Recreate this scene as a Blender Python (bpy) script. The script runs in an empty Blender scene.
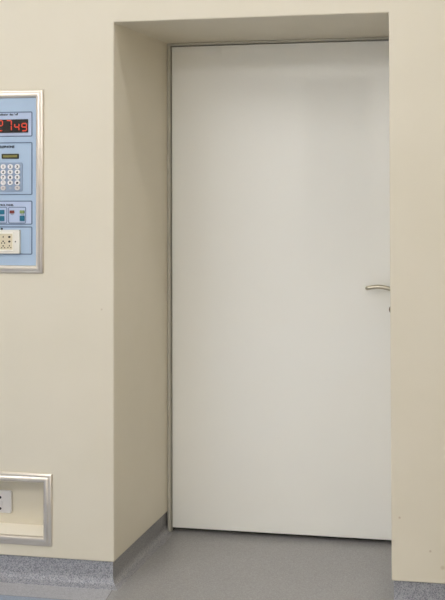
import bpy, bmesh, math
from mathutils import Vector, Matrix
C = bpy.context.scene.collection

# ------------------------------------------------------------------ materials
def srgb(r, g, b):
    f = lambda c: (c/255/12.92) if c/255 <= .04045 else ((c/255+.055)/1.055)**2.4
    return (f(r), f(g), f(b), 1)

def mat(name, col, rough=.5, metal=0, spec=.5, emit=None, estr=0, coat=0, coat_rough=.1):
    m = bpy.data.materials.new(name); m.use_nodes = True
    b = m.node_tree.nodes['Principled BSDF']
    b.inputs['Base Color'].default_value = srgb(*col)
    b.inputs['Roughness'].default_value = rough
    b.inputs['Metallic'].default_value = metal
    b.inputs['Specular IOR Level'].default_value = spec
    b.inputs['Coat Weight'].default_value = coat
    b.inputs['Coat Roughness'].default_value = coat_rough
    if emit:
        b.inputs['Emission Color'].default_value = srgb(*emit)
        b.inputs['Emission Strength'].default_value = estr
    return m

def mottled(name, c1, c2, scale, rough=.5, bump=0, spec=.5, coat=0, coat_rough=.1, detail=3, lo=.35, hi=.65, spots=()):
    m = mat(name, c1, rough, spec=spec, coat=coat, coat_rough=coat_rough)
    nt = m.node_tree; b = nt.nodes['Principled BSDF']
    tc = nt.nodes.new('ShaderNodeTexCoord')
    nz = nt.nodes.new('ShaderNodeTexNoise'); nz.inputs['Scale'].default_value = scale; nz.inputs['Detail'].default_value = detail
    nt.links.new(tc.outputs['Object'], nz.inputs['Vector'])
    cr = nt.nodes.new('ShaderNodeValToRGB')
    cr.color_ramp.elements[0].position = lo; cr.color_ramp.elements[0].color = srgb(*c1)
    cr.color_ramp.elements[1].position = hi; cr.color_ramp.elements[1].color = srgb(*c2)
    nt.links.new(nz.outputs['Fac'], cr.inputs['Fac'])
    out = cr.outputs['Color']
    for (p, r, col) in spots:                       # small scuffs at fixed places on the surface
        d = nt.nodes.new('ShaderNodeVectorMath'); d.operation = 'DISTANCE'; d.inputs[1].default_value = p
        nt.links.new(tc.outputs['Object'], d.inputs[0])
        mr = nt.nodes.new('ShaderNodeMapRange'); mr.inputs['From Min'].default_value = r*.4; mr.inputs['From Max'].default_value = r
        mr.inputs['To Min'].default_value = .6; mr.inputs['To Max'].default_value = 0
        nt.links.new(d.outputs['Value'], mr.inputs['Value'])
        mx = nt.nodes.new('ShaderNodeMix'); mx.data_type = 'RGBA'
        nt.links.new(mr.outputs['Result'], mx.inputs['Factor']); nt.links.new(out, mx.inputs[6])
        mx.inputs[7].default_value = srgb(*col); out = mx.outputs[2]
    nt.links.new(out, b.inputs['Base Color'])
    if bump:
        bp = nt.nodes.new('ShaderNodeBump'); bp.inputs['Strength'].default_value = bump; bp.inputs['Distance'].default_value = .002
        nt.links.new(nz.outputs['Fac'], bp.inputs['Height']); nt.links.new(bp.outputs['Normal'], b.inputs['Normal'])
    return m

def vinyl(name, base, dark, light, dens=.5, rough=.35, scale=330):
    """speckled sheet vinyl: chips of darker and lighter colour"""
    m = mat(name, base, rough); nt = m.node_tree; b = nt.nodes['Principled BSDF']
    tc = nt.nodes.new('ShaderNodeTexCoord')
    v = nt.nodes.new('ShaderNodeTexVoronoi'); v.inputs['Scale'].default_value = scale
    nt.links.new(tc.outputs['Object'], v.inputs['Vector'])
    sp = nt.nodes.new('ShaderNodeSeparateColor'); nt.links.new(v.outputs['Color'], sp.inputs['Color'])
    cr = nt.nodes.new('ShaderNodeValToRGB'); cr.color_ramp.interpolation = 'CONSTANT'
    e = cr.color_ramp.elements
    e[0].position = 0; e[0].color = srgb(*dark); e[1].position = dens*.5; e[1].color = srgb(*base)
    n = e.new(1-dens*.5); n.color = srgb(*light)
    nt.links.new(sp.outputs['Red'], cr.inputs['Fac'])
    nz = nt.nodes.new('ShaderNodeTexNoise'); nz.inputs['Scale'].default_value = 5; nz.inputs['Detail'].default_value = 4
    nt.links.new(tc.outputs['Object'], nz.inputs['Vector'])
    mr = nt.nodes.new('ShaderNodeMapRange'); mr.inputs['To Min'].default_value = .94; mr.inputs['To Max'].default_value = 1.06
    nt.links.new(nz.outputs['Fac'], mr.inputs['Value'])
    mx = nt.nodes.new('ShaderNodeVectorMath'); mx.operation = 'SCALE'
    nt.links.new(cr.outputs['Color'], mx.inputs[0]); nt.links.new(mr.outputs['Result'], mx.inputs['Scale'])
    nt.links.new(mx.outputs['Vector'], b.inputs['Base Color'])
    return m

M = {}
M['wall'] = mottled('cream_wall_panel', (218, 210.5, 192), (221, 213.5, 196), 3, rough=.42, spec=.4,
                    spots=[((1.0955, 0, .320), .0055, (176, 156, 130)), ((1.206, 0, .206), .0055, (176, 156, 130)),
                           ((1.25, 0, .15), .01, (190, 175, 150)), ((-.05, 0, 1.05), .005, (190, 175, 150))])
M['plaster'] = mottled('cream_plaster', (232, 230, 226), (235, 233, 229), 3, rough=.7)
M['ceil'] = mat('ceiling_white', (238, 236, 230), .8)
M['door'] = mottled('white_door_laminate', (240, 239, 233), (241, 240, 234), 2, rough=.45, spec=.35, coat=.8, coat_rough=.04)
M['dusk'] = mat('dark_window_glass', (52, 58, 70), .15)
M['frame'] = mat('painted_steel_frame', (188, 184, 172), .45)
M['gap'] = mat('grey_rubber_seal', (96, 92, 82), .8)
M['vinyl'] = vinyl('grey_speckled_vinyl', (150, 148, 147), (140, 138, 136), (159, 158, 157), .5, .3)
M['cove'] = vinyl('cove_speckled_vinyl', (150, 151, 157), (122, 123, 131), (168, 169, 175), .55, .4, 300)
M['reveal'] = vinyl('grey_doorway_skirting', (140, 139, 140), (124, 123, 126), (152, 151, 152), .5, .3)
M['strip'] = vinyl('pale_grey_vinyl_strip', (168, 168, 172), (156, 156, 160), (178, 178, 182), .5, .35, 300)
M['blue'] = vinyl('blue_grey_vinyl', (140, 152, 172), (132, 144, 164), (148, 160, 180), .5, .35)
M['seam'] = mat('vinyl_weld_seam', (112, 110, 108), .5)
M['alu'] = mat('satin_aluminium', (224, 215, 203), .34, metal=.8)
M['steel'] = mat('brushed_steel_handle', (190, 182, 164), .3, metal=1)
M['bronze'] = mat('dark_bronze', (112, 96, 78), .4, metal=.8)
M['face'] = mottled('pale_blue_panel', (168, 189, 213), (172, 193, 216), 8, rough=.4)
M['face_light'] = mat('lighter_blue_panel', (182, 196, 222), .4)
M['line'] = mat('slate_blue_print', (96, 112, 140), .5)
M['ink'] = mat('dark_blue_ink', (34, 40, 58), .5)
M['black'] = mat('display_black', (26, 20, 18), .25)
M['red'] = mat('red_led', (120, 20, 10), .4, emit=(255, 88, 55), estr=.62)
M['olive'] = mat('olive_lcd', (128, 124, 66), .35)
M['lcdrim'] = mat('dark_lcd_rim', (44, 46, 34), .35)
M['bezel'] = mat('grey_blue_bezel', (142, 158, 182), .5)
M['key'] = mat('white_key', (232, 230, 230), .4)
M['keygrey'] = mat('pale_grey_key', (205, 200, 200), .4)
M['teal'] = mat('teal_button', (22, 104, 132), .35)
M['redlens'] = mat('dark_red_lens', (122, 52, 48), .3)
M['greenlens'] = mat('green_lens', (126, 148, 92), .3)
M['greypl'] = mat('grey_plastic', (160, 168, 184), .5)
M['ivory'] = mat('ivory_plastic', (228, 224, 214), .4)
M['rim'] = mat('white_rim_plastic', (243, 240, 230), .35)
M['ledge'] = mat('ledge_lit_tone', (250, 244, 230), .45)  # lightened colour stands in for light falling on the ledge from above
M['beige'] = mat('beige_plastic', (214, 203, 176), .45)
M['white'] = mat('white_plastic', (214, 211, 210), .35)
M['hole'] = mat('socket_hole_dark', (34, 30, 34), .7)

# ------------------------------------------------------------------ helpers
def obj(name, bm, m, parent=None, smooth=False, bevel=0, seg=2):
    bmesh.ops.recalc_face_normals(bm, faces=bm.faces)
    me = bpy.data.meshes.new(name); bm.to_mesh(me); bm.free()
    for x in (m if isinstance(m, (list, tuple)) else [m]): me.materials.append(x)
    if smooth:
        for p in me.polygons: p.use_smooth = True
    o = bpy.data.objects.new(name, me); C.objects.link(o)
    if parent is not None: o.parent = parent
    if bevel:
        b = o.modifiers.new('bevel', 'BEVEL'); b.width = bevel; b.segments = seg; b.limit_method = 'ANGLE'; b.angle_limit = math.radians(40)
    return o

def tag(o, label=None, cat=None, group=None, kind=None):
    if label: o['label'] = label
    if cat: o['category'] = cat
    if group: o['group'] = group
    if kind: o['kind'] = kind
    return o

def empty(name, loc, **k):
    o = bpy.data.objects.new(name, None); o.location = loc; o.empty_display_size = .05; C.objects.link(o)
    return tag(o, **k)

def add_box(bm, x0, x1, y0, y1, z0, z1, mi=0):
    v = [bm.verts.new((x, y, z)) for x in (x0, x1) for y in (y0, y1) for z in (z0, z1)]
    for q in ((0, 1, 3, 2), (4, 6, 7, 5), (0, 4, 5, 1), (2, 3, 7, 6), (0, 2, 6, 4), (1, 5, 7, 3)):
        bm.faces.new([v[i] for i in q]).material_index = mi
    return bm

def box(*a):
    return add_box(bmesh.new(), *a)

def rrect(x0, x1, z0, z1, r, n=5):
    pts = []
    for (cx, cz, a0) in ((x1-r, z1-r, 0), (x0+r, z1-r, 90), (x0+r, z0+r, 180), (x1-r, z0+r, 270)):
        for i in range(n+1):
            a = math.radians(a0+90*i/n); pts.append((cx+r*math.cos(a), cz+r*math.sin(a)))
    return pts

def add_prism(bm, pts, y0, y1, mi=0):
    """outline in x,z extruded along y"""
    a = [bm.verts.new((x, y0, z)) for x, z in pts]; b = [bm.verts.new((x, y1, z)) for x, z in pts]
    n = len(pts)
    bm.faces.new(a).material_index = mi; bm.faces.new(b[::-1]).material_index = mi
    for i in range(n): bm.faces.new((a[i], a[(i+1) % n], b[(i+1) % n], b[i])).material_index = mi
    return bm

def add_ring(bm, x0, x1, z0, z1, r, w, y0, y1):
    o = rrect(x0, x1, z0, z1, r); i = rrect(x0+w, x1-w, z0+w, z1-w, max(r-w, .0004)); n = len(o)
    O0 = [bm.verts.new((x, y0, z)) for x, z in o]; I0 = [bm.verts.new((x, y0, z)) for x, z in i]
    O1 = [bm.verts.new((x, y1, z)) for x, z in o]; I1 = [bm.verts.new((x, y1, z)) for x, z in i]
    for k in range(n):
        j = (k+1) % n
        bm.faces.new((O0[k], O0[j], I0[j], I0[k])); bm.faces.new((O1[k], I1[k], I1[j], O1[j]))
        bm.faces.new((O0[k], O1[k], O1[j], O0[j])); bm.faces.new((I0[k], I0[j], I1[j], I1[k]))
    return bm

def add_disc(bm, x, z, rx, rz, y0, y1, n=16, mi=0):
    return add_prism(bm, [(x+rx*math.cos(2*math.pi*i/n), z+rz*math.sin(2*math.pi*i/n)) for i in range(n)], y0, y1, mi)

def add_text(bm, s, x, z, h, y, align='LEFT', mi=0, squeeze=1, bold=0):
    cu = bpy.data.curves.new('t', 'FONT'); cu.body = s; cu.size = h/.72; cu.align_x = align; cu.extrude = .0002; cu.resolution_u = 3; cu.offset = bold
    o = bpy.data.objects.new('t', cu); C.objects.link(o)
    bpy.context.view_layer.update()
    me = bpy.data.meshes.new_from_object(o.evaluated_get(bpy.context.evaluated_depsgraph_get()))
    bpy.data.objects.remove(o); bpy.data.curves.remove(cu)
    t = bmesh.new(); t.from_mesh(me); bpy.data.meshes.remove(me)
    for v in t.verts: v.co = Vector((x+v.co.x*squeeze, y-v.co.z, z+v.co.y))
    vm = {v: bm.verts.new(v.co) for v in t.verts}
    for f in t.faces:
        try: bm.faces.new([vm[v] for v in f.verts]).material_index = mi
        except ValueError: pass
    t.free(); return bm

def moulding(x0, x1, z0, z1, prof):
    """mitred picture-frame moulding; prof = (distance in from the outer edge, height off the wall)"""
    bm = bmesh.new(); L = []
    for d, h in prof:
        L.append([bm.verts.new(p) for p in ((x0+d, -h, z0+d), (x1-d, -h, z0+d), (x1-d, -h, z1-d), (x0+d, -h, z1-d))])
    n = len(L)
    for a in range(n):
        A, B = L[a], L[(a+1) % n]
        for k in range(4): bm.faces.new((A[k], A[(k+1) % 4], B[(k+1) % 4], B[k]))
    return bm

# ------------------------------------------------------------------ dimensions
W, H, D, B = 1.0647, 2.15, .564, .0914         # opening width, height, depth; skirting height
X0, X1, Y0, ZC = -2.2, 3.0, -5.2, 3.0          # the room
NX0, NX1, NZ0, NZ1, ND = -.954, -.284, .1725, .3775, .104   # hole of the socket niche

# ------------------------------------------------------------------ setting
def wall_front():
    xs = [X0, NX0, NX1, 0, W, X1]; zs = [B, NZ0, NZ1, H, ZC]; ys = [0, ND, D]
    def solid(i, j, k):
        if not (0 <= i < 5 and 0 <= j < 2 and 0 <= k < 4): return False
        if i == 3 and k < 3: return False
        if i == 1 and k == 1 and j == 0: return False
        return True
    bm = bmesh.new(); V = {}
    def v(i, j, k):
        if (i, j, k) not in V: V[(i, j, k)] = bm.verts.new((xs[i], ys[j], zs[k]))
        return V[(i, j, k)]
    for i in range(5):
        for j in range(2):
            for k in range(4):
                if not solid(i, j, k): continue
                for (di, dj, dk), q in {(-1, 0, 0): ((0,0,0),(0,1,0),(0,1,1),(0,0,1)), (1, 0, 0): ((1,0,0),(1,1,0),(1,1,1),(1,0,1)),
                                        (0, -1, 0): ((0,0,0),(1,0,0),(1,0,1),(0,0,1)), (0, 1, 0): ((0,1,0),(1,1,0),(1,1,1),(0,1,1)),
                                        (0, 0, -1): ((0,0,0),(1,0,0),(1,1,0),(0,1,0)), (0, 0, 1): ((0,0,1),(1,0,1),(1,1,1),(0,1,1))}.items():
                    if not solid(i+di, j+dj, k+dk):
                        bm.faces.new([v(i+a, j+b, k+c) for a, b, c in q])
    bmesh.ops.dissolve_limit(bm, angle_limit=.01, verts=bm.verts, edges=bm.edges)
    return obj('wall_front', bm, M['wall'], bevel=.005, seg=3)
tag(wall_front(), 'cream panelled wall around the deep doorway', 'wall', kind='structure')
tag(obj('wall_left', box(X0-.1, X0, Y0, D, 0, ZC), M['plaster']), 'cream side wall left of the room', 'wall', kind='structure')
tag(obj('wall_right', box(X1, X1+.1, Y0, D, 0, ZC), M['wall']), 'cream side wall right of the room', 'wall', kind='structure')
tag(obj('wall_back', box(X0-.1, X1+.1, Y0-.1, Y0, 0, ZC), M['plaster']), 'cream wall facing the doorway', 'wall', kind='structure')
tag(obj('ceiling', box(X0-.1, X1+.1, Y0-.1, D, ZC, ZC+.1), M['ceil']), 'white ceiling above the room', 'ceiling', kind='structure')

win = empty('added_window_1', (-.37, Y0, .60), label='added unseen tall dark window in the wall facing the doorway', cat='window', kind='structure')  # added out of view to give the door leaf its faint reflection
winv = Matrix.Translation(win.location).inverted()
for nm, bm_, mt_ in (('window_frame', add_ring(bmesh.new(), -.80, .06, .60, 2.72, .004, .06, Y0+.0005, Y0+.03), M['ceil']), ('window_pane', box(-.7395, -.0005, Y0+.0005, Y0+.008, .6605, 2.6595), M['dusk'])):
    o_ = obj(nm, bm_, mt_); o_.parent = win; o_.matrix_parent_inverse = winv

# floor: grey speckled vinyl in the doorway, its strip along the wall, blue-grey vinyl in the room, dark weld seams between
def floor():
    bm = bmesh.new(); zt = 0
    def poly(pts, mi): bm.faces.new([bm.verts.new((x, y, zt)) for x, y in pts]).material_index = mi
    s = .0014
    ys = -.126
    # strip along the left wall | seam | blue field | seam
    poly([(X0, 0), (X0, ys), (.021, ys), (.0, 0)], 3)
    poly([(.0, 0), (.021, ys), (.0205+2*s, ys), (.0+2*s, 0)], 2)
    poly([(X0, ys), (X0, ys-.002), (.0213, ys-.002), (.021, ys)], 2)
    poly([(X0, ys-.002), (X0, Y0), (.4, Y0), (.028, -.17), (.0213, ys-.002)], 1)
    poly([(.0+2*s, 0), (.0205+2*s, ys), (.0213, ys-.002), (.028, -.17), (.4, Y0), (X1, Y0), (X1, 0)], 0)
    poly([(X0, 0), (X1, 0), (X1, 1.1), (X0, 1.1)], 0)
    bmesh.ops.remove_doubles(bm, verts=bm.verts, dist=.0001)
    r = bmesh.ops.extrude_face_region(bm, geom=bm.faces[:])
    bmesh.ops.translate(bm, verts=[g for g in r['geom'] if isinstance(g, bmesh.types.BMVert)], vec=(0, 0, -.06))
    return obj('floor', bm, [M['vinyl'], M['blue'], M['seam'], M['strip']])
tag(floor(), 'grey speckled vinyl floor with blue field at lower left', 'floor', kind='structure')

# coved skirting, set back a little under the wall panels
PROF = [(-.040, 0), (-.040, B), (-.007, B), (-.007, .036)]
for i in range(1, 9):
    a = math.radians(90*i/8); PROF.append((-.007+.034*(1-math.cos(a)), .0355-.034*math.sin(a)))
PROF.append((.0285, 0))
def skirting(path):
    """path: ((x, y), (nx, ny), flat x, flat y): mitre direction at each point, flat = no cove on that side"""
    bm = bmesh.new(); L = []
    for (x, y), (nx, ny), fx, fy in path:
        L.append([bm.verts.new((x+nx*min(u, fx), y+ny*min(u, fy), z)) for u, z in PROF])
    n = len(PROF)
    for i, (a, b) in enumerate(zip(L, L[1:])):
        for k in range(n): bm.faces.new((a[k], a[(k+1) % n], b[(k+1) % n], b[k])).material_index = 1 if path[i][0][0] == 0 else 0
    bm.faces.new(L[0]); bm.faces.new(L[-1][::-1])
    o = obj(None or 'baseboard', bm, [M['cove'], M['reveal']])
    for p in o.data.polygons: p.use_smooth = True
    e = o.modifiers.new('split', 'EDGE_SPLIT'); e.split_angle = math.radians(40)
    return o
bl = skirting([((X0, 0), (0, -1), 9, 9), ((0, 0), (1, -1), 9, 9), ((0, .5295), (1, 0), 9, 9), ((0, .5296), (1, 0), -.0004, 9), ((0, .62), (1, 0), -.0004, 9)]); bl.name = 'baseboard_left'
tag(bl, 'speckled grey coved skirting left of the doorway', 'baseboard', kind='structure')
br = skirting([((W, .62), (-1, 0), -.0069, 9), ((W, 0), (-1, -1), -.0069, 9), ((X1, 0), (0, -1), 9, 9)]); br.name = 'baseboard_right'
tag(br, 'speckled grey coved skirting right of the doorway', 'baseboard', kind='structure')

# ------------------------------------------------------------------ door
door = empty('door_1', (W/2, .545, 0), label='plain white flush door set deep in the cream wall', cat='door', kind='structure')
def dpart(name, bm, m, parent=None, **k):
    o = obj(name, bm, m, None, **k)
    o.parent = parent or door
    if parent is None: o.matrix_parent_inverse = Matrix.Translation(door.location).inverted()
    return o
f = bmesh.new(); t = .0135; ht = .0105
pts = [(0.0006, 0.0005), (t, 0.0005), (t, H-ht), (W-t, H-ht), (W-t, .0005), (W-.0006, .0005), (W-.0006, H-.0006), (.0006, H-.0006)]
add_prism(f, pts, .530, .563)
pts2 = [(.0006, .0005), (t+.02, .0005), (t+.02, H-ht-.02), (W-t-.02, H-ht-.02), (W-t-.02, .0005), (W-.0006, .0005), (W-.0006, H-.0006), (.0006, H-.0006)]
add_prism(f, pts2, .602, .63)
fo = dpart('door_frame', f, M['frame'], bevel=.002)
tag(fo, label='narrow beige steel door frame')
sb = bmesh.new()
add_prism(sb, [(.0006, .0005), (.0155, .0005), (.0155, H-.0122), (W-.0155, H-.0122), (W-.0155, .0005), (W-.0006, .0005), (W-.0006, H-.0006), (.0006, H-.0006)], .5635, .6015)
dpart('door_seal', sb, M['gap'])
LX0, LX1, LZ0, LZ1 = .0172, W-.0172, .019, 2.1362
leaf = dpart('door_leaf', box(LX0, LX1, .5455, .5940, LZ0, LZ1), M['door'], bevel=.0025)
tag(leaf, label='smooth white door leaf')
# lever handle: shallow arch, rounded free end that turns back to the leaf, neck and rose on the lock side
def tube(bm, pts, rad, n=14):
    rings = []
    up0 = Vector((0, 0, 1))
    for i, p in enumerate(pts):
        p = Vector(p); a = Vector(pts[max(i-1, 0)]); b = Vector(pts[min(i+1, len(pts)-1)]); d = (b-a).normalized()
        s = d.cross(up0).normalized(); u = s.cross(d).normalized()
        r = rad[i] if isinstance(rad, list) else rad
        rings.append([bm.verts.new(p+(s*math.cos(2*math.pi*k/n)+u*math.sin(2*math.pi*k/n))*r) for k in range(n)])
    for A, Bq in zip(rings, rings[1:]):
        for k in range(n): bm.faces.new((A[k], A[(k+1) % n], Bq[(k+1) % n], Bq[k]))
    bm.faces.new(rings[0][::-1]); bm.faces.new(rings[-1])
hx = 1.024
path = [(hx, .544, 1.080), (hx, .510, 1.0805)]
for i in range(1, 6):
    a = math.radians(90*i/5); path.append((hx-.016*(1-math.cos(a)), .510-.022*math.sin(a), 1.0805+.002*i/5))
for i in range(1, 13):
    s = i/12; x = hx-.016-s*.1005; path.append((x, .488, 1.0825+.0062*s+.0080*math.sin(math.pi*min(s*.95+.02, 1))))
for i in range(1, 6):
    a = math.radians(90*i/5); q = path[18]; path.append((q[0]-.009*math.sin(a), q[1]+.012*(1-math.cos(a)), q[2]-.0006*i))
q = path[-1]; path.append((q[0], q[1]+.010, q[2])); 
hb = bmesh.new(); tube(hb, path, [.0088]*(len(path)-1)+[.0075])
h = dpart('door_handle', hb, M['steel'], leaf, smooth=True); tag(h, label='brushed steel lever handle')
rb = bmesh.new(); add_disc(rb, hx, 1.080, .0255, .0255, .5375, .5453, 32); dpart('handle_rose', rb, M['steel'], leaf, bevel=.0015)
kx = 1.0055
kb = bmesh.new(); add_disc(kb, kx, .993, .0205, .0205, .5375, .5453, 32); add_prism(kb, rrect(kx-.004, kx+.004, .984, 1.004, .0035), .5370, .5374, 1)
dpart('keyhole_plate', kb, [M['bronze'], M['hole']], leaf)

# ------------------------------------------------------------------ control panel
PX0, PX1, PZ0, PZ1 = -.80, -.2885, 1.1855, 1.8965
cp = empty('control_panel', (PX1-.26, 0, PZ0), label='pale blue theatre control panel in aluminium frame on the cream wall', cat='control panel')
inv = Matrix.Translation(cp.location).inverted()
def cpart(name, bm, m, parent=None, **k):
    o = obj(name, bm, m, None, **k); o.parent = parent or cp
    if parent is None: o.matrix_parent_inverse = inv
    return o
MOULD = [(0, .0005), (0, .005), (.0030, .0085), (.0055, .0095), (.0095, .0095), (.0110, .0120), (.0160, .0145), (.0215, .0140), (.0265, .0100), (.0295, .006), (.0295, .0005)]
es = cpart('frame', moulding(PX0, PX1, PZ0, PZ1, MOULD), M['alu'], smooth=True).modifiers.new('split', 'EDGE_SPLIT'); es.split_angle = math.radians(46)
F = -.004                                         # front of the blue plate
face = cpart('face_plate', box(PX0+.030, PX1-.030, F, -.0005, PZ0+.030, PZ1-.030), M['face'])
LX = -.77
secs = [(1.7159, 1.8136), (1.4887, 1.6945), (1.3735, 1.4669), (1.2573, 1.3665)]
for (a, b), li in zip(secs, (1, 0, 1, 0)):
    if li: cpart('section_field', add_prism(bmesh.new(), rrect(LX+.002, -.3358, a+.002, b-.002, .004), F-.0005, F-.0001), M['face_light'], face)
for a, b in secs:
    cpart('section_outline', add_ring(bmesh.new(), LX, -.3338, a, b, .006, .0040, F-.0012, F-.0001), M['line'], face)
cpart('button_outline', add_ring(bmesh.new(), -.4347, -.3601, 1.3785, 1.4426, .006, .0028, F-.0012, F-.0006), M['line'], face)
cpart('button_outline', add_ring(bmesh.new(), -.5139, -.4393, 1.3785, 1.4426, .006, .0028, F-.0012, F-.0006), M['line'], face)
for s, x, z, h_, sq in (('indicator  day / off', -.3948, 1.7995, .0085, .92), ('TELEPHONE', -.4094, 1.6722, .0095, 1.0), ('CONTROL PANEL', -.4124, 1.4462, .0075, 1.0)):
    cpart('lettering', add_text(bmesh.new(), s, x, z, h_, F-.0009, 'RIGHT', squeeze=sq, bold=.00045), M['ink'], face)
# clock display with its seven-segment digits
disp = cpart('clock_display', box(-.500, -.3515, F-.004, F-.0005, 1.7315, 1.7835), M['black'])
def digit(ch, x0, x1, z0, z1, w):
    segs = {'2': 'abged', '7': 'abcf'[:3], '4': 'fgbc', '9': 'abcdfg'}[ch]
    bm = bmesh.new(); zm = (z0+z1)/2; y0, y1 = F-.0046, F-.0041; g = w*.15; k = w/2
    def hbar(z): add_prism(bm, [(x0+g, z), (x0+k+g, z+k), (x1-k-g, z+k), (x1-g, z), (x1-k-g, z-k), (x0+k+g, z-k)], y0, y1)
    def vbar(x, a, b): add_prism(bm, [(x, a+g), (x+k, a+k+g), (x+k, b-k-g), (x, b-g), (x-k, b-k-g), (x-k, a+k+g)], y0, y1)
    x0 += k; x1 -= k; z0 += k; z1 -= k
    for s in segs:
        if s == 'a': hbar(z1)
        if s == 'g': hbar(zm)
        if s == 'd': hbar(z0)
        if s == 'b': vbar(x1, zm, z1)
        if s == 'c': vbar(x1, z0, zm)
        if s == 'f': vbar(x0, zm, z1)
        if s == 'e': vbar(x0, z0, zm)
    return bm
for ch, a, b, z0, z1 in (('2', -.480, -.4555, 1.7380, 1.7815), ('7', -.4430, -.4180, 1.7380, 1.7815), ('4', -.4085, -.3860, 1.7375, 1.7690), ('9', -.3780, -.3540, 1.7365, 1.7690)):
    cpart('digit', digit(ch, a, b, z0, z1, .0044), M['red'], disp)
# small lcd
lcd = cpart('telephone_display', add_prism(bmesh.new(), rrect(-.4622, -.3903, 1.6305, 1.6495, .002), F-.003, F-.0003), M['lcdrim'])
cpart('lcd_window', box(-.456, -.3965, F-.0034, F-.003, 1.6355, 1.6445), M['olive'], lcd)
# keypad
kp = cpart('keypad', add_prism(bmesh.new(), rrect(-.4733, -.3743, 1.5020, 1.6155, .007), F-.0035, F-.0003), M['bezel'], bevel=.001)
leg = [['1', '2', '3'], ['4', '5', '6'], ['7', '8', '9'], ['*', '0', '#'], ['', '-', '']]
kz = [1.5995, 1.5785, 1.5578, 1.5370, 1.5165]
for r in range(5):
    for c_ in range(3):
        x = -.4537+.0298*c_; z = kz[r]; bm = bmesh.new()
        if r == 4 and c_ == 1:
            add_disc(bm, x, z, .0065, .0045, F-.005, F-.0035, 18, 0); ms = [M['greypl'], M['ink']]
        else:
            add_disc(bm, x, z, .0108, .0094, F-.0065, F-.0035, 22, 0); ms = [M['keygrey'] if r == 4 else M['key'], M['ink']]
        if leg[r][c_] and not (r == 4): add_text(bm, leg[r][c_], x, z-.0042, .0084, F-.0068, 'CENTER', 1, 1.2, .0006)
        elif r == 4 and c_ != 1: add_disc(bm, x, z, .0022, .0022, F-.0068, F-.0065, 10, 1)
        cpart('key', bm, ms, kp)
# switches and lamps
def button(x0, x1, z0, z1, m, name, lab=None):
    o = cpart(name, add_prism(bmesh.new(), rrect(x0, x1, z0, z1, .0015, 3), F-.005, F-.0006), m, bevel=.0008)
    if lab: tag(o, label=lab)
for a, b in ((1.4138, 1.4309), (1.3875, 1.4072)): button(-.4700, -.4508, a, b, M['teal'], 'push_button', 'teal push button')
for a, b in ((1.4138, 1.4309), (1.3875, 1.4072)): button(-.5050, -.4850, a, b, M['teal'], 'push_button', 'teal push button')
button(-.3849, -.3660, 1.3878, 1.4085, M['teal'], 'push_button', 'teal push button')
for x, m, lab in ((-.4181, M['redlens'], 'dark red indicator lamp'), (-.3755, M['greenlens'], 'green indicator lamp')):
    button(x-.0092, x+.0092, 1.4172, 1.4290, m, 'indicator_lamp', lab)
    cpart('lamp_holder', add_prism(bmesh.new(), [(x+.0065*math.cos(math.radians(180+180*i/10)), 1.4168+.0065*math.sin(math.radians(180+180*i/10))) for i in range(11)], F-.002, F-.0006), M['greypl'], face)
cpart('round_button', add_disc(bmesh.new(), -.4616, 1.3572, .0036, .0036, F-.004, F-.0003, 16), M['hole'], face)
# socket module let into the lowest section
sk = cpart('socket_module', add_prism(bmesh.new(), rrect(-.545, -.3822, 1.2615, 1.3535, .003), -.0145, F-.0003), M['ivory'], bevel=.0015)
cpart('socket_rim', add_ring(bmesh.new(), -.522, -.4045, 1.2720, 1.3440, .003, .0050, -.0175, -.0146), M['rim'], sk, bevel=.001)
sp = bmesh.new(); add_box(sp, -.5169, -.4096, -.0155, -.0146, 1.2772, 1.3388)
cpart('socket_plate', sp, M['beige'], sk)
def hole(x, z, r, rz=None):
    cpart('socket_hole', add_disc(bmesh.new(), x, z, r, rz or r, -.0162, -.01555, 14), M['hole'], sk)
for x in (-.4496, -.4772): hole(x, 1.3265, .0020, .0038); hole(x, 1.3095, .0030); hole(x-.0062, 1.3025, .0026); hole(x+.0062, 1.3025, .0026); hole(x, 1.2915, .0028); hole(x-.0062, 1.2845, .0022); hole(x+.0062, 1.2845, .0022)
hole(-.4235, 1.3262, .0052, .0038); hole(-.4235, 1.3085, .0046, .0040); hole(-.4232, 1.2920, .0024); hole(-.4292, 1.2850, .0022); hole(-.4172, 1.2850, .0022)
cpart('screw', add_disc(bmesh.new(), -.3982, 1.3082, .0026, .0026, -.0155, -.0146, 14), M['hole'], sk)

# ------------------------------------------------------------------ socket niche low on the wall
nb = empty('wall_niche', (-.60, 0, NZ0), label='aluminium framed recess low in the wall above the skirting', cat='recessed box')
ninv = Matrix.Translation(nb.location).inverted()
def npart(name, bm, m, **k):
    o = obj(name, bm, m, None, **k); o.parent = nb; o.matrix_parent_inverse = ninv; return o
NM = [(0, .0005), (0, .005), (.004, .0085), (.0075, .0095), (.012, .0095), (.014, .0125), (.021, .0150), (.028, .0140), (.0325, .0095), (.035, .004), (.035, .0005)]
es = npart('frame', moulding(-.990, -.2515, .1385, .4145, NM), M['alu'], smooth=True).modifiers.new('split', 'EDGE_SPLIT'); es.split_angle = math.radians(46)
lb = bmesh.new(); e = .0008; a0, a1, b0, b1, dd = NX0+e, NX1-e, NZ0+e, NZ1-e, ND-e; th = .0022
add_box(lb, a0, a1, dd-th, dd, b0, b1)
add_box(lb, a0, a1, .0005, dd-th, b1-th, b1)
add_box(lb, a0, a0+th, .0005, dd-th, b0+th+.0002, b1-th); add_box(lb, a1-th, a1, .0005, dd-th, b0+th+.0002, b1-th)
npart('liner', lb, M['wall'])
tag(npart('ledge', box(a0+.0003, a1-.0003, .0005, dd-th-.0002, b0, b0+th), M['ledge']), label='niche ledge, colour lightened for light from above')
yb = dd-th-.0003
so = empty('wall_socket', (-.521, yb, .2165), label='small white two-hole socket inside the low framed recess', cat='socket')
sinv = Matrix.Translation(so.location).inverted()
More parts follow.
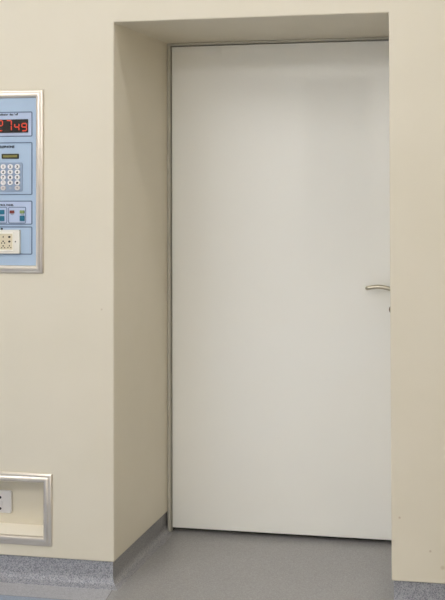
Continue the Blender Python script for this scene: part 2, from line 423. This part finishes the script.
def spart(name, bm, m, **k):
    o = obj(name, bm, m, None, **k); o.parent = so; o.matrix_parent_inverse = sinv; return o
spart('cover_plate', add_prism(bmesh.new(), rrect(-.567, -.4775, .2175, .3080, .008), yb-.009, yb), M['white'], bevel=.003, seg=3)
spart('insert', add_prism(bmesh.new(), rrect(-.5325, -.5165, .2470, .2660, .003), yb-.0125, yb-.0091), M['white'], bevel=.001)
for z in (.2795, .2350):
    spart('socket_hole', add_disc(bmesh.new(), -.5252, z, .0052, .0052, yb-.0098, yb-.0091, 16), M['hole'])

# ------------------------------------------------------------------ unseen ceiling lights: strip inferred from jamb shadow, squares added for room light
def unseen_ceiling_light(x0, x1, y0, y1, strength, label):
    r = empty('unseen_ceiling_light', ((x0+x1)/2, (y0+y1)/2, ZC), label=label, cat='ceiling light', group='ceiling lights above the room')
    rinv = Matrix.Translation(r.location).inverted(); w = .02
    bm = bmesh.new()
    add_box(bm, x0, x1, y0, y0+w, ZC-.025, ZC-.0005); add_box(bm, x0, x1, y1-w, y1, ZC-.025, ZC-.0005)
    add_box(bm, x0, x0+w, y0+w, y1-w, ZC-.025, ZC-.0005); add_box(bm, x1-w, x1, y0+w, y1-w, ZC-.025, ZC-.0005)
    a = obj('housing', bm, M['white']); a.parent = r; a.matrix_parent_inverse = rinv
    m = mat('lamp_diffuser_glow', (255, 255, 255), .5, emit=(252, 251, 251), estr=strength)
    b = obj('diffuser', box(x0+w, x1-w, y0+w, y1-w, ZC-.018, ZC-.001), m); b.parent = r; b.matrix_parent_inverse = rinv
unseen_ceiling_light(-.4, 2.6, -.42, -.24, 7.4, 'long narrow ceiling light close to the doorway wall')
unseen_ceiling_light(-1.5, -.3, -2.2, -1.0, 6.3, 'added unseen square ceiling light over the left of the room')
unseen_ceiling_light(1.0, 2.2, -2.2, -1.0, 3.0, 'added unseen square ceiling light over the right of the room')
unseen_ceiling_light(-.6, .6, -4.6, -3.4, 23, 'added unseen square ceiling light at the far end of the room')  # added, and made strong to brighten the upper door leaf

# ------------------------------------------------------------------ camera
f, yaw, pit, roll, cx, cy = 900, .1603, .0162, -.0049, 369.863, 167.912
c, s = math.cos(yaw), math.sin(yaw)
fw = Vector((-s*math.cos(pit), c*math.cos(pit), math.sin(pit))); rt = Vector((c, s, 0)); up = rt.cross(fw)
r2 = math.cos(roll)*rt+math.sin(roll)*up; u2 = math.cos(roll)*up-math.sin(roll)*rt
cam = bpy.data.cameras.new('camera'); co = bpy.data.objects.new('camera', cam); C.objects.link(co)
mw = Matrix((r2, u2, -fw)).transposed().to_4x4(); mw.translation = (1.5176, -3.2448, 1.5308); co.matrix_world = mw
cam.sensor_fit = 'VERTICAL'; cam.sensor_height = 24; cam.lens = f/600*24
cam.shift_x = (222.5-cx)/600; cam.shift_y = (cy-300)/600; cam.clip_start = .05
sc = bpy.context.scene; sc.camera = co
w = bpy.data.worlds.new('world'); sc.world = w; w.use_nodes = True
w.node_tree.nodes['Background'].inputs['Color'].default_value = (0, 0, 0, 1)
vs = sc.view_settings; vs.view_transform = 'Standard'; vs.look = 'None'; vs.gamma = 1; vs.use_curve_mapping = False
vs.exposure = -.13
sc.cycles.max_bounces = 10; sc.cycles.diffuse_bounces = 8
sc.cycles.use_denoising = True
